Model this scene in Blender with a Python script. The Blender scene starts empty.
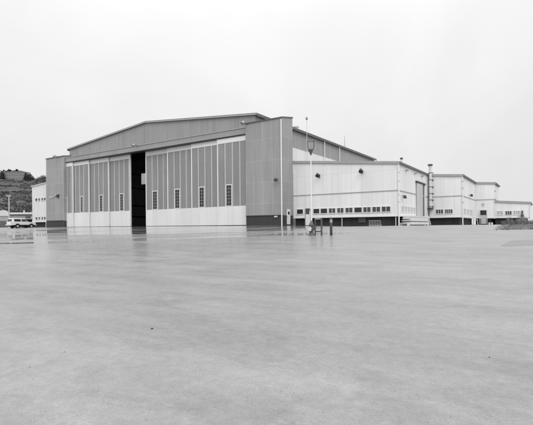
import bpy, bmesh, math, random
from mathutils import Vector, Matrix, noise
random.seed(7)
sc = bpy.context.scene
COL = sc.collection
PI = math.pi
# ------------------------------------------------------------------ frames
# s runs along the hangar front (to the right), t runs back along its side, z = 0 at camera eye height
UX, UY = 0.8338916, -0.55192825
PHI = math.atan2(UY, UX)
OX, OY = -2.8644612, 56.1
EYE = 1.6
def W(s, t, z=0.0):
    return Vector((OX + s*UX - t*UY, OY + s*UY + t*UX, z + EYE))
def ST(x, y):
    dx, dy = x-OX, y-OY
    return dx*UX + dy*UY, -dx*UY + dy*UX
def lerp_tab(x, tab):
    if x <= tab[0][0]: return tab[0][1]
    for (a, b), (c, d) in zip(tab, tab[1:]):
        if x <= c:
            k = (x-a)/(c-a); k = k*k*(3-2*k)
            return b + (d-b)*k
    return tab[-1][1]
def gz(s, t):
    zs = -1.6 + 0.0396*(max(t, -85) + 45.2)
    p = lerp_tab(s, [(-60, .2), (-45, .17), (0, .14), (5, .1), (15, -.1), (24, -.03), (60, -.05)])
    k = .12
    h = max(0.0, min(1.0, .5 + .5*(p-zs)/k))
    return p*(1-h) + zs*h - k*h*(1-h)
# ------------------------------------------------------------------ node helper
class NB:
    def __init__(self, name):
        self.m = bpy.data.materials.new(name); self.m.use_nodes = True
        self.nt = self.m.node_tree; self.n = self.nt.nodes; self.l = self.nt.links
        self.b = self.n['Principled BSDF']
    def put(self, sock, v):
        if isinstance(v, bpy.types.NodeSocket): self.l.new(v, sock)
        elif v is not None: sock.default_value = v
    def math(self, op, a, b=None, c=None, clamp=False):
        x = self.n.new('ShaderNodeMath'); x.operation = op; x.use_clamp = clamp
        self.put(x.inputs[0], a); self.put(x.inputs[1], b); self.put(x.inputs[2], c)
        return x.outputs[0]
    def coord(self, which='Object'):
        return self.n.new('ShaderNodeTexCoord').outputs[which]
    def sep(self, v):
        x = self.n.new('ShaderNodeSeparateXYZ'); self.l.new(v, x.inputs[0]); return x.outputs
    def comb(self, x, y, z):
        c = self.n.new('ShaderNodeCombineXYZ')
        for i, v in enumerate((x, y, z)): self.put(c.inputs[i], v)
        return c.outputs[0]
    def noise(self, vec, scale, detail=3, rough=.55, dist=0):
        x = self.n.new('ShaderNodeTexNoise'); self.l.new(vec, x.inputs['Vector'])
        x.inputs['Scale'].default_value = scale; x.inputs['Detail'].default_value = detail
        x.inputs['Roughness'].default_value = rough; x.inputs['Distortion'].default_value = dist
        return x.outputs['Fac']
    def remap(self, v, a, b, c, d, smooth=False):
        x = self.n.new('ShaderNodeMapRange'); x.clamp = True
        if smooth: x.interpolation_type = 'SMOOTHSTEP'
        self.put(x.inputs[0], v)
        for i, q in enumerate((a, b, c, d)): x.inputs[i+1].default_value = q
        return x.outputs[0]
    def grey(self, v):
        c = self.n.new('ShaderNodeCombineColor')
        for i in range(3): self.put(c.inputs[i], v)
        return c.outputs[0]
    def bump(self, h, strength, dist):
        x = self.n.new('ShaderNodeBump'); x.inputs['Strength'].default_value = strength
        x.inputs['Distance'].default_value = dist; self.l.new(h, x.inputs['Height'])
        self.l.new(x.outputs[0], self.b.inputs['Normal'])
    def done(self, val, rough, spec=.3):
        self.put(self.b.inputs['Base Color'], self.grey(val))
        self.put(self.b.inputs['Roughness'], rough)
        self.b.inputs['Specular IOR Level'].default_value = spec
        return self.m
def plain(name, g, rough=.6, var=.12, scale=1.5, spec=.3, streak=.5):
    b = NB(name); c = b.coord(); o = b.sep(c)
    n1 = b.noise(c, scale)
    n2 = b.noise(b.comb(b.math('MULTIPLY', o[0], 3.0), b.math('MULTIPLY', o[1], 3.0), b.math('MULTIPLY', o[2], .18)), scale, 4)
    v = b.math('ADD', b.math('MULTIPLY', n1, 1-streak), b.math('MULTIPLY', n2, streak))
    v = b.math('MULTIPLY', b.remap(v, .25, .75, 1-var, 1+var), g)
    return b.done(v, rough, spec)
def siding(name, g, pitch, seam_gain, lap, lap_gain, corr=.0, corr_pitch=.2, var=.1, rough=.55, seam_w=.05, stain=.0, lap_off=0.0):
    b = NB(name); c = b.coord(); o = b.sep(c)
    p = b.math('ADD', o[0], o[1])
    v = b.math('ADD', b.math('MULTIPLY', b.noise(b.comb(b.math('MULTIPLY', p, 1.6), 0.0, b.math('MULTIPLY', o[2], .12)), 1.0, 5, .65), .65),
               b.math('MULTIPLY', b.noise(c, .35, 3), .35))
    v = b.remap(v, .28, .72, 1-var, 1+var)
    # every sheet a slightly different tone
    cell = b.n.new('ShaderNodeTexWhiteNoise'); cell.noise_dimensions = '2D'
    b.l.new(b.comb(b.math('FLOOR', b.math('DIVIDE', p, pitch)), b.math('FLOOR', b.math('DIVIDE', b.math('ADD', o[2], lap_off), lap)), 0.0), cell.inputs['Vector'])
    v = b.math('MULTIPLY', v, b.remap(cell.outputs['Value'], 0, 1, .955, 1.04))
    seam = b.math('LESS_THAN', b.math('FRACT', b.math('DIVIDE', p, pitch)), seam_w/pitch)
    v = b.math('MULTIPLY', v, b.math('MULTIPLY_ADD', seam, seam_gain, 1.0))
    lapm = b.math('LESS_THAN', b.math('FRACT', b.math('DIVIDE', b.math('ADD', o[2], lap_off), lap)), .06/lap)
    v = b.math('MULTIPLY', v, b.math('MULTIPLY_ADD', lapm, lap_gain, 1.0))
    if stain:
        sn = b.noise(b.comb(b.math('MULTIPLY', p, 2.3), 7.0, b.math('MULTIPLY', o[2], .07)), 1.0, 6, .75)
        v = b.math('MULTIPLY', v, b.remap(sn, .5, .75, 1.0, 1.0-stain))
    v = b.math('MULTIPLY', v, g)
    if corr:
        hgt = b.math('SINE', b.math('MULTIPLY', p, 2*PI/corr_pitch))
        v = b.math('MULTIPLY', v, b.math('MULTIPLY_ADD', hgt, .03, 1.0))
        b.bump(hgt, .5, corr)
    return b.done(v, rough, .25)
M = {}
M['siding'] = siding('hangar_grey_siding', .32, 1.45, .22, 2.75, .2, .012, .29, .12, stain=.2, seam_w=.075)
M['gable'] = siding('gable_grey_siding', .295, 1.05, .24, 9.0, .0, .012, .3, .11, stain=.16)
M['doorpanel'] = siding('door_grey_sheet', .262, .64, .1, 4.6, .1, .008, .16, .11, stain=.2)
M['batten'] = plain('door_pale_batten', .52, .55, .12)
M['white'] = plain('white_paint', .74, .5, .05, .8)
M['wains'] = siding('white_door_base', .73, 1.25, -.03, 5.0, 0, 0, .2, .045, stain=.06)
M['annex'] = siding('annex_white_sheet', .75, 1.25, -.15, 6.0, -.1, .0, .2, .06, seam_w=.045, stain=.09, lap_off=-.25)
M['annexlow'] = siding('annex_white_lower_sheet', .74, 1.25, -.16, 6.0, 0, .0, .2, .06, seam_w=.045, stain=.12)
M['annexside'] = siding('annex_side_sheet', .70, .42, -.09, 6.0, 0, .0, .2, .06, seam_w=.035, stain=.14)
M['trim'] = plain('grey_trim_paint', .36, .5, .1)
M['fascia'] = plain('grey_fascia', .34, .5, .12)
M['darkfascia'] = plain('dark_roof_edge', .13, .5, .15)
M['roof'] = plain('roof_felt', .13, .8, .2, .6)
M['base'] = siding('dark_painted_base', .052, 1.2, .12, 1.6, .12, 0, .2, .3, .6)
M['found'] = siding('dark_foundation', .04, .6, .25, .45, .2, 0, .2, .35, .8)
M['beam'] = siding('beam_grey', .31, 1.5, .04, 4.0, 0, 0, .2, .07)
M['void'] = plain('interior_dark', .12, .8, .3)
M['glass'] = plain('dark_glass', .018, .12, .4, 1.2, .5)
M['glassmid'] = plain('blind_behind_glass', .06, .2, .5, 1.8, .5)
M['glasspale'] = plain('painted_over_pane', .45, .4, .15, 2)
M['dark'] = plain('dark_metal', .05, .45, .2, 3)
M['mid'] = plain('galvanised_metal', .35, .4, .15, 3)
M['pale'] = plain('pale_metal', .62, .45, .12, 3)
M['bollard'] = plain('grey_bollard_paint', .09, .55, .25, 6)
M['hydrant'] = plain('hydrant_paint', .11, .5, .3, 8)
M['dock'] = plain('whitewashed_planks', .66, .7, .14, 2.5)
M['dooredge'] = plain('pale_sliding_door', .5, .55, .1)
M['carwhite'] = plain('white_car_paint', .75, .25, .03, 1, .5)
M['cardark'] = plain('dark_car_paint', .05, .25, .1, 1, .5)
M['cargrey'] = plain('grey_car_paint', .16, .25, .1, 1, .5)
M['tyre'] = plain('tyre_rubber', .02, .8, .1)
M['chrome'] = plain('dull_chrome', .5, .25, .1, 2, .6)
M['red'] = plain('tail_lamp_lens', .12, .3, .1, 2)
M['wood'] = plain('weathered_pole_wood', .42, .8, .2, 3)
M['shedroof'] = plain('pale_roof_sheet', .6, .6, .06, .5)
M['shedwall'] = plain('shed_grey_wall', .36, .7, .12, .5)
M['barrack'] = plain('barracks_wall', .24, .7, .12, .2)
M['barrackwin'] = plain('boarded_barracks_window', .16, .5, .2, .4)
M['bark'] = plain('bark', .09, .9, .3, 4)
M['stone'] = plain('dark_pebble', .05, .8, .3, 20)
def leafmat(name, g):
    b = NB(name); c = b.coord()
    n = b.noise(c, 1.3, 3)
    w = b.n.new('ShaderNodeObjectInfo').outputs['Random']
    v = b.math('MULTIPLY', b.remap(n, .3, .7, .7, 1.35), b.math('MULTIPLY_ADD', w, .4*g, .8*g))
    return b.done(v, .7, .2)
M['conifer'] = leafmat('dark_foliage', .05)
M['leaf'] = leafmat('shrub_foliage', .19)
M['twig'] = leafmat('dry_twigs', .27)
M['grass'] = leafmat('dry_grass', .16)
M['brush'] = leafmat('hill_brush', .06)
# ------------------------------------------------------------------ mesh helpers
def link(name, me, m, parent=None):
    o = bpy.data.objects.new(name, me); COL.objects.link(o)
    if m is not None and not me.materials: me.materials.append(m)
    if parent is not None: o.parent = parent
    return o
def finish(name, bm, m, parent=None, smooth=False):
    bmesh.ops.recalc_face_normals(bm, faces=bm.faces)
    me = bpy.data.meshes.new(name); bm.to_mesh(me); bm.free()
    if smooth:
        for p in me.polygons: p.use_smooth = True
    return link(name, me, m, parent)
def tag(o, label=None, cat=None, group=None, kind=None):
    if label: o['label'] = label
    if cat: o['category'] = cat
    if group: o['group'] = group
    if kind: o['kind'] = kind
    return o
class Root:
    """an Empty at (s,t,z) turned to the building frame; parts are given in s,t,z and stored in its local frame"""
    def __init__(self, name, s, t, z, label, cat, group=None):
        self.o = bpy.data.objects.new(name, None); COL.objects.link(self.o)
        self.o.location = W(s, t, z); self.o.rotation_euler = (0, 0, PHI)
        self.off = Vector((s, t, z)); tag(self.o, label, cat, group)
    def part(self, name, bm, m, parent=None, smooth=False):
        for v in bm.verts: v.co -= self.off
        return finish(name, bm, m, parent or self.o, smooth)
def box(bm, x0, x1, y0, y1, z0, z1):
    vs = [bm.verts.new((x, y, z)) for z in (z0, z1) for y in (y0, y1) for x in (x0, x1)]
    for f in ((0,2,3,1), (4,5,7,6), (0,1,5,4), (2,6,7,3), (0,4,6,2), (1,3,7,5)): bm.faces.new([vs[i] for i in f])
    return vs
def B(*a):
    bm = bmesh.new(); box(bm, *a); return bm
def prism(bm, poly, y0, y1):
    """poly in (x,z), extruded along y"""
    a = [bm.verts.new((x, y0, z)) for x, z in poly]; b = [bm.verts.new((x, y1, z)) for x, z in poly]
    n = len(poly)
    bm.faces.new(a); bm.faces.new(b[::-1])
    for i in range(n): bm.faces.new((a[i], b[i], b[(i+1) % n], a[(i+1) % n]))
def prismx(bm, poly, x0, x1):
    """poly in (y,z), extruded along x"""
    a = [bm.verts.new((x0, y, z)) for y, z in poly]; b = [bm.verts.new((x1, y, z)) for y, z in poly]
    n = len(poly)
    bm.faces.new(a); bm.faces.new(b[::-1])
    for i in range(n): bm.faces.new((a[i], b[i], b[(i+1) % n], a[(i+1) % n]))
def tube(bm, p, q, r0, r1=None, n=10):
    p, q = Vector(p), Vector(q); r1 = r0 if r1 is None else r1
    d = (q-p).normalized(); a = d.orthogonal().normalized(); b = d.cross(a)
    A, C = [], []
    for i in range(n):
        k = 2*PI*i/n; e = a*math.cos(k) + b*math.sin(k)
        A.append(bm.verts.new(p + e*r0)); C.append(bm.verts.new(q + e*r1))
    for i in range(n): bm.faces.new((A[i], A[(i+1) % n], C[(i+1) % n], C[i]))
    bm.faces.new(A[::-1]); bm.faces.new(C)
def T(p, q, r0, r1=None, n=10):
    bm = bmesh.new(); tube(bm, p, q, r0, r1, n); return bm
def lathe(bm, cx, cy, prof, n=16):
    rings = []
    for r, z in prof:
        rings.append([bm.verts.new((cx + r*math.cos(2*PI*i/n), cy + r*math.sin(2*PI*i/n), z)) for i in range(n)])
    for a, b in zip(rings, rings[1:]):
        for i in range(n): bm.faces.new((a[i], a[(i+1) % n], b[(i+1) % n], b[i]))
    bm.faces.new(rings[0][::-1]); bm.faces.new(rings[-1])
# ------------------------------------------------------------------ ground
def axis(fine0, fine1, step, far):
    a = []; x = fine0
    while x <= fine1 + 1e-6: a.append(x); x += step
    d = step; lo = [fine0]; hi = [a[-1]]
    while hi[-1] < far: d *= 1.4; hi.append(hi[-1] + d); lo.append(lo[-1] - d)
    return lo[:0:-1] + a + hi[1:]
SA = axis(-70, 60, 2.0, 4000); TA = axis(-50, 36, 1.0, 4000)
bm = bmesh.new()
grid = [[bm.verts.new((s, t, gz(s, t) + .012*noise.noise(Vector((s*.12, t*.25, 3))) )) for s in SA] for t in TA]
for j in range(len(TA)-1):
    for i in range(len(SA)-1):
        bm.faces.new((grid[j][i], grid[j][i+1], grid[j+1][i+1], grid[j+1][i]))
def ground_mat(name, alb, patch=False):
    b = NB(name); c = b.coord(); o = b.sep(c)
    # axes turned to lie across the apron's fall
    s = b.math('ADD', b.math('MULTIPLY_ADD', o[0], UX, OX), b.math('MULTIPLY', o[1], -UY))
    t = b.math('ADD', b.math('MULTIPLY_ADD', o[0], UY, OY), b.math('MULTIPLY', o[1], UX))
    def stretch(a, bb, off=0.0): return b.comb(b.math('MULTIPLY', s, a), b.math('MULTIPLY_ADD', s, bb*.07, b.math('MULTIPLY', t, bb)), off)
    def facade(a, bb, off=0.0): return b.comb(b.math('MULTIPLY', o[0], a), b.math('MULTIPLY', o[1], bb), off)
    big = b.noise(facade(.06, .16), 1, 4, .55)
    mid = b.noise(facade(.6, 1.1, 4.), 1, 6, .65)
    fine = b.noise(c, 9, 4, .7)
    grain = b.noise(c, 60, 3, .65)
    streak = b.noise(facade(.13, 1.1, 9.), 1, 6, .65, .6)
    # shallow standing water before the doors, broken in bands
    zone = b.remap(t, 21, 29, 0, 1, True)
    close = b.remap(t, 27, 48, .0, .085, True)
    right = b.remap(s, 4, 10, 0, .4, True)
    left = b.remap(s, -44, -26, .22, 0, True)
    band = b.noise(stretch(.035, .42, 2.), 1, 3, .55, .6)
    band2 = b.noise(stretch(.14, 1.7, 5.), 1, 4, .6, .5)
    w = b.math('ADD', b.math('MULTIPLY', band, .6), b.math('MULTIPLY', band2, .4))
    w = b.math('ADD', w, b.math('MULTIPLY', b.math('SUBTRACT', zone, 1.0), .4))
    w = b.math('SUBTRACT', b.math('ADD', w, close), b.math('ADD', right, left))
    w = b.math('ADD', w, b.math('MULTIPLY', b.math('SUBTRACT', b.noise(stretch(.5, 3.2, 8.), 1, 4, .7), .5), .16))
    wet = b.remap(w, .49, .565, 0, 1, True)
    damp = b.remap(w, .1, .5, 0, 1, True)
    v = b.remap(big, .32, .68, .92, 1.08)
    v = b.math('MULTIPLY', v, b.remap(mid, .3, .7, .89, 1.11))
    v = b.math('MULTIPLY', v, b.remap(fine, .3, .7, .9, 1.1))
    v = b.math('MULTIPLY', v, b.remap(grain, .3, .7, .84, 1.15))
    v = b.math('MULTIPLY', v, b.remap(streak, .34, .66, .93, 1.06))
    v = b.math('MULTIPLY', v, b.remap(wet, 0, 1, 1, .62))
    # slab joints parallel and square to the hangar, worn in places; a tyre-darkened lane and a paler lane along them
    gate = b.remap(b.noise(facade(.25, .25, 21.), 1, 4, .7), .4, .6, .25, 1, True)
    wob = b.math('MULTIPLY_ADD', b.noise(c, 1.5, 3), .10, o[1])
    jt = b.math('LESS_THAN', b.math('FRACT', b.math('DIVIDE', b.math('ADD', wob, 21.3), 6.1)), .007)
    wob2 = b.math('MULTIPLY_ADD', b.noise(c, 1.4, 3), .10, o[0])
    js = b.math('LESS_THAN', b.math('FRACT', b.math('DIVIDE', wob2, 12.2)), .003)
    joint = b.math('MULTIPLY', b.math('MAXIMUM', jt, js), gate)
    v = b.math('MULTIPLY', v, b.math('MULTIPLY_ADD', joint, -.11, 1.0))
    def lane(tc_, wd, gain):
        d = b.math('ABSOLUTE', b.math('SUBTRACT', b.math('MULTIPLY_ADD', b.noise(facade(.5, .5, 31.), 1, 4, .6), 1.2, o[1]), tc_ + .6))
        k = b.math('MULTIPLY', b.remap(d, 0, wd, 1, 0, True), b.remap(b.noise(facade(.7, 1.6, 33.), 1, 5, .7), .35, .65, .1, 1))
        return b.math('MULTIPLY_ADD', k, gain, 1.0)
    v = b.math('MULTIPLY', v, b.math('MULTIPLY', lane(-40.4, .8, -.22), lane(-33.4, .3, .2)))
    v = b.math('MULTIPLY', v, b.math('MULTIPLY', lane(-38.0, .5, -.14), lane(-41.6, .35, .14)))
    vo = b.n.new('ShaderNodeTexVoronoi'); b.l.new(c, vo.inputs['Vector']); vo.inputs['Scale'].default_value = 16
    pick = b.math('GREATER_THAN', b.sep(vo.outputs['Color'])[0], .8)
    speck = b.math('MULTIPLY', b.math('LESS_THAN', vo.outputs['Distance'], .16), pick)
    v = b.math('MULTIPLY', v, b.math('MULTIPLY_ADD', speck, -.22, 1.0))
    # darker band along the foot of the annex, its edge broken by noise
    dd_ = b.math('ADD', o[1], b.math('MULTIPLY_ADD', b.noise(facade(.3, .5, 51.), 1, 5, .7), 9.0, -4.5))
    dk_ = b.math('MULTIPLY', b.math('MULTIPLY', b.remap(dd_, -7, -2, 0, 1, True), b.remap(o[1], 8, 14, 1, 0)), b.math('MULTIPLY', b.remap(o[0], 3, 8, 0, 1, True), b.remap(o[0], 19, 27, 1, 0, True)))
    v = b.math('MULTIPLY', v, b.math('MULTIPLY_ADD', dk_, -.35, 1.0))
    # blotchy stains
    stn = b.noise(b.comb(b.math('MULTIPLY', o[0], .5), b.math('MULTIPLY', o[1], .8), 40.), 1, 7, .72, .8)
    v = b.math('MULTIPLY', v, b.remap(stn, .5, .68, 1.0, .8))
    v = b.math('MULTIPLY', v, alb)
    r = b.math('MULTIPLY_ADD', b.math('MULTIPLY', b.remap(t, 4, 20, 0, 1, True), b.remap(s, 2, 9, 1, .15, True)), -.22, .47)
    r = b.math('MULTIPLY_ADD', b.math('SUBTRACT', mid, .5), .3, r)
    r = b.math('ADD', r, b.remap(streak, .3, .7, -.03, .03))
    mix = b.n.new('ShaderNodeMix'); b.put(mix.inputs[0], wet); b.put(mix.inputs[2], r); mix.inputs[3].default_value = .035
    dry = b.math('SUBTRACT', 1.0, wet)
    h = b.math('ADD', b.math('MULTIPLY', fine, .5), b.math('MULTIPLY', grain, .35))
    b.bump(b.math('ADD', b.math('MULTIPLY', h, b.math('MULTIPLY_ADD', dry, .9, .0)), b.math('MULTIPLY', b.noise(stretch(2.2, 3.0, 6.), 1, 2), .1)), .14, .008)
    m = b.done(v, mix.outputs[0], .5)
    b.b.inputs['IOR'].default_value = 1.4
    return m
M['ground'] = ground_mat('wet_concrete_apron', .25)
M['patch'] = ground_mat('darker_paving', .195)
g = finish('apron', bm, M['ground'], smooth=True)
g.location = W(0, 0, 0); g.rotation_euler = (0, 0, PHI)
tag(g, kind='structure')
def sheet(name, poly_fn, n, mm, lift, m):
    """strip of ground lifted mm above the apron; poly_fn(i) gives two s,t edge points"""
    bm = bmesh.new(); prev = None
    for i in range(n+1):
        (a, bq) = poly_fn(i/n); row = []
        for k in range(9):
            q = k/8; s = a[0]*(1-q)+bq[0]*q; t = a[1]*(1-q)+bq[1]*q
            row.append(bm.verts.new((s, t, gz(s, t) + lift + .012*noise.noise(Vector((s*.12, t*.25, 3))))))
        if prev:
            for k in range(8): bm.faces.new((prev[k], prev[k+1], row[k+1], row[k]))
        prev = row
    o = finish(name, bm, m); o.location = W(0, 0, 0); o.rotation_euler = (0, 0, PHI)
    return tag(o, kind='structure')
def ST_xy(p): return ST(*p)
pa, pb, pc, pd = ST(9.2, 16.6), ST(11.05, 19.0), ST(17.5, 18.6), ST(15.5, 16.0)
sheet('paving_patch', lambda q: ((pa[0]*(1-q)+pd[0]*q, pa[1]*(1-q)+pd[1]*q), (pb[0]*(1-q)+pc[0]*q, pb[1]*(1-q)+pc[1]*q)), 10, 4, .006, M['patch'])
# ------------------------------------------------------------------ hangar
H = Root('hangar', -20.5, 0, .14, 'huge grey gabled aircraft hangar with tall sliding doors, one leaf gap open', 'hangar')
BZ = .02
SL, SR, TG, TB = -42.05, 1.13, 1.0, 48.0
EV, PK = 14.95, 16.95
PS = (SL+SR)/2
bm = bmesh.new(); prism(bm, [(SL, 12.9), (SR, 12.9), (SR, EV), (PS, PK), (SL, EV)], TG, TG+.25)
H.part('gable_wall', bm, M['gable'])
sw = H.part('side_wall', B(SR-.25, SR, TG+.26, TB-.26, BZ, EV), M['siding'])
lw = H.part('side_wall', B(SL, SL+.25, TG+.26, TB-.26, BZ, EV), M['siding'])
cl = NB('added_fill_glazing'); tr_ = cl.n.new('ShaderNodeBsdfTransparent'); mxs = cl.n.new('ShaderNodeMixShader'); mxs.inputs[0].default_value = .3  # see-through material for the added pane in the back wall
cl.done(.3, .3); cl.l.new(tr_.outputs[0], mxs.inputs[1]); cl.l.new(cl.b.outputs[0], mxs.inputs[2]); cl.l.new(mxs.outputs[0], cl.n['Material Output'].inputs['Surface'])

zr_ = lambda x: EV + (PK-EV)/((SR-SL)/2)*((SR-SL)/2 - abs(x-PS))
bw = bmesh.new()
prism(bw, [(SL, BZ), (-16, BZ), (-16, zr_(-16)), (PS, PK), (SL, EV)], TB-.25, TB)
prism(bw, [(-16, 10), (-2, 10), (-2, zr_(-2)), (-16, zr_(-16))], TB-.25, TB)
prism(bw, [(-2, BZ), (SR, BZ), (SR, EV), (-2, zr_(-2))], TB-.25, TB)
bwo = H.part('back_wall', bw, M['siding'])
H.part('rear_pane', B(-16, -2, TB-.15, TB-.1, BZ, 10), cl.m, bwo)  # added opening and pane, unseen from the camera, to brighten the interior
bm = bmesh.new()
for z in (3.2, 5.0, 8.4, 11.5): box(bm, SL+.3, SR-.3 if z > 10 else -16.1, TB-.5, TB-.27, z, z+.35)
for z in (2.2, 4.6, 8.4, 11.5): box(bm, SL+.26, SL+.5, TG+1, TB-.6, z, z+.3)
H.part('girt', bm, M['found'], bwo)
# white lower cladding of the right side wall
H.part('white_cladding', B(SR+.02, SR+.14, 2.6, 29.6, 8.0, 12.0), M['annex'])
# roof, two slopes with a dark eave edge
bm = bmesh.new()
ov = .35; sl = (PK-EV)/((SR-SL)/2)
prism(bm, [(SL-ov, EV-sl*ov+.02), (PS, PK+.02), (SR+ov, EV-sl*ov+.02), (SR+ov, EV-sl*ov+.2), (PS, PK+.22), (SL-ov, EV-sl*ov+.2)], TG-.22, TB+.3)
ro = H.part('roof', bm, M['roof'])
bm = bmesh.new(); prism(bm, [(SL-ov-.04, EV-sl*ov-.08), (PS, PK-.06), (SR+ov+.04, EV-sl*ov-.08), (SR+ov+.04, EV-sl*ov+.1), (PS, PK+.13), (SL-ov-.04, EV-sl*ov+.1)], TG-.3, TG-.225)
H.part('gable_trim', bm, M['trim'], ro)
H.part('eave_trim', B(SR+ov+.005, SR+ov+.1, TG-.2, TB+.32, EV-sl*ov-.22, EV-sl*ov+.12), M['darkfascia'], ro)
H.part('eave_trim', B(SL-ov-.1, SL-ov-.005, TG-.2, TB+.32, EV-sl*ov-.22, EV-sl*ov+.12), M['darkfascia'], ro)
# trusses inside
for k in range(4):
    tt = 8 + k*9.5
    bm = bmesh.new()
    box(bm, SL+.3, SR-.3, tt, tt+.3, 12.6, 12.9)
    N = 12
    for i in range(N):
        a = SL+.5 + (SR-SL-1)*i/N; c = SL+.5 + (SR-SL-1)*(i+.5)/N; d = SL+.5 + (SR-SL-1)*(i+1)/N
        zt = EV - .3 + sl*((SR-SL)/2 - abs(c-PS))
        tube(bm, (a, tt+.15, 12.8), (c, tt+.15, zt), .08, n=5); tube(bm, (c, tt+.15, zt), (d, tt+.15, 12.8), .08, n=5)
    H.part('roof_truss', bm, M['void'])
# header beam, ledge, and a dark strip painted as the shadow line below them
be = H.part('header_beam', B(-42.1, .75, -.18, TG+.0, 12.3, 13.2), M['beam'])
H.part('drip_trim', B(-42.1, .75, -.26, -.183, 13.08, 13.22), M['fascia'], be)
H.part('beam_shade_strip', B(-42.0, .6, -.1, .98, 12.17, 12.297), M['dark'], be)
# door leaves
leaves = [(-43.2, -39.51, .05, (-42.45, -41.45), +1), (-39.72, -34.9, .3, (-37.43, -36.78), +1), (-35.04, -29.58, .55, (-32.11, -31.37), +1),
          (-29.76, -24.17, .8, (-26.84, -26.05), +1),
          (-20.40, -15.2, .8, (-18.71, -17.76), -1), (-15.18, -9.95, .55, (-13.5, -12.61), -1), (-9.92, -4.8, .3, (-8.32, -7.46), -1), (-4.75, 1.0, .05, (-3.12, -2.27), -1)]
for s0, s1, t0, (w0, w1), side in leaves:
    lf = H.part('door_leaf', B(s0+.03, s1-.03, t0, t0+.14, .2, 12.34), M['doorpanel'])
    H.part('top_band', B(s0, s1, t0-.035, t0-.002, 11.48, 12.16), M['white'], lf)
    H.part('wainscot', B(s0, s1, t0-.04, t0-.002, .2, 2.78), M['wains'], lf)
    H.part('bottom_seal', B(s0, s1, t0-.02, t0+.1, .13, .198), M['dark'], lf)
    e = s1 if side > 0 else s0
    H.part('stile', B(e-.17 if side > 0 else e, e if side > 0 else e+.17, t0-.05, t0+.16, .2, 12.15), M['white'], lf)
    # strip coloured as the shadow gap where one leaf steps behind the next
    g0, g1 = (s0+.002, s0+.10) if side > 0 else (s1-.085, s1-.003)
    H.part('edge_shade', B(g0, g1, t0-.048, t0-.01, .28, 12.1), M['dark'] if side > 0 else M['trim'], lf)
    x0, x1 = (s0+.05, s1-.15) if side > 0 else (s0+.15, s1-.05)
    if s0 < -43: x0 = -42.1
    if s1 > .9: x1 = -.02
    wc = (w0+w1)/2; pitch = 1.26; hw = .64
    xs = [wc-hw-pitch*k for k in range(0, 4)] + [wc+hw+pitch*k for k in range(0, 4)]
    for x in xs:
        if x0+.25 < x < x1-.2:
            H.part('batten', B(x-.075, x+.075, t0-.032, t0-.003, 2.79, 11.47), M['batten'], lf)
    wf = bmesh.new()
    za, zb = 2.88, 5.66
    for a, c in ((w0-.09, w0), (w1, w1+.09)): box(wf, a, c, t0-.07, t0-.004, za-.1, zb+.12)
    box(wf, w0, w1, t0-.068, t0-.004, zb, zb+.12); box(wf, w0, w1, t0-.068, t0-.004, za-.09, za)
    m_ = (w0+w1)/2; mu = bmesh.new(); box(mu, m_-.02, m_+.02, t0-.06, t0-.031, za, zb)
    for k in range(1, 6):
        z = za + (zb-za)*k/6
        for a, c in ((w0, m_-.02), (m_+.02, w1)): box(mu, a, c, t0-.058, t0-.031, z-.02, z+.02)
    H.part('window_muntins', mu, M['trim'], lf)
    H.part('window_frame', wf, M['white'], lf)
    H.part('window_pane', B(w0, w1, t0-.03, t0-.003, za, zb), M['glass'], lf)
# pale box on the leading edge of the first right-hand leaf
H.part('edge_box', B(-21.5, -20.42, .82, .95, 7.0, 8.75), M['mid'])
# piers
def pier(s0, s1, t0, t1, ztf, ztb, lab):
    bm = bmesh.new(); prismx(bm, [(t0, 1.36), (t1, 1.36), (t1, ztb), (t0, ztf)], s0, s1)
    p = H.part('pier', bm, M['siding']); 
    H.part('dark_base', B(s0+.02, s1-.02, t0+.02, t1-.02, -.35, 1.36), M['base'], p)
    bm = bmesh.new(); box(bm, s0-.03, s1+.03, t0-.05, t0-.005, 1.33, 1.42); H.part('base_flashing', bm, M['dark'], p)
    bm = bmesh.new(); prismx(bm, [(t0-.12, ztf-.02), (t1+.05, ztb-.02), (t1+.05, ztb+.14), (t0-.12, ztf+.1)], s0-.07, s1+.07)
    H.part('parapet_cap', bm, M['darkfascia'], p)
    return p
pl = pier(-47.58, -41.55, -.5, 2.02, 13.42, 13.8, 'l')
pr = pier(.55, 6.24, -.5, 2.02, 13.5, 13.95, 'r')
# pale upright joints on the right pier, down pipe, floodlights and doors
H.part('downpipe', T((6.12, -.6, 0.05), (6.12, -.6, 13.3), .085), M['white'], pr)
def floodlight(root, s, t, z, parent, d=-1):
    bm = bmesh.new(); tube(bm, (s, t, z+.1), (s, t+d*.7, z+.28), .045, n=6)
    a = root.part('lamp_arm', bm, M['dark'], parent)
    bm = bmesh.new(); tube(bm, (s, t+d*.65, z+.36), (s, t+d*.9, z+.02), .13, .28, 10)
    root.part('floodlight', bm, M['mid'], a)
floodlight(H, .75, -.5, 13.3, pr); floodlight(H, -43.2, -.5, 13.3, pl); floodlight(H, -21.1, -.2, 12.9, be)
bm = bmesh.new(); tube(bm, (5.47, -.5, 5.85), (5.47, -.8, 5.85), .06); lathe(bm, 5.47, -.95, [(.2, 5.6), (.24, 5.75), (.14, 5.95), (.05, 6.0)], 10)
H.part('wall_lamp', bm, M['dark'], pr)
bm = bmesh.new()
pts = [(-46.2, 5.95), (-45.6, 5.85), (-44.9, 5.92), (-44.3, 6.1), (-43.8, 6.4)]
for (a, z), (c, y) in zip(pts, pts[1:]): tube(bm, (a, -.62, z), (c, -.62, y), .07, n=6)
tube(bm, (-43.75, -.5, 6.35), (-43.75, -.8, 6.35), .09)
gn = H.part('bent_conduit', bm, M['pale'], pl)
bm = bmesh.new(); box(bm, -43.7, -43.1, -.75, -.505, 5.75, 6.35); H.part('junction_box', bm, M['dark'], gn)
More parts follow.
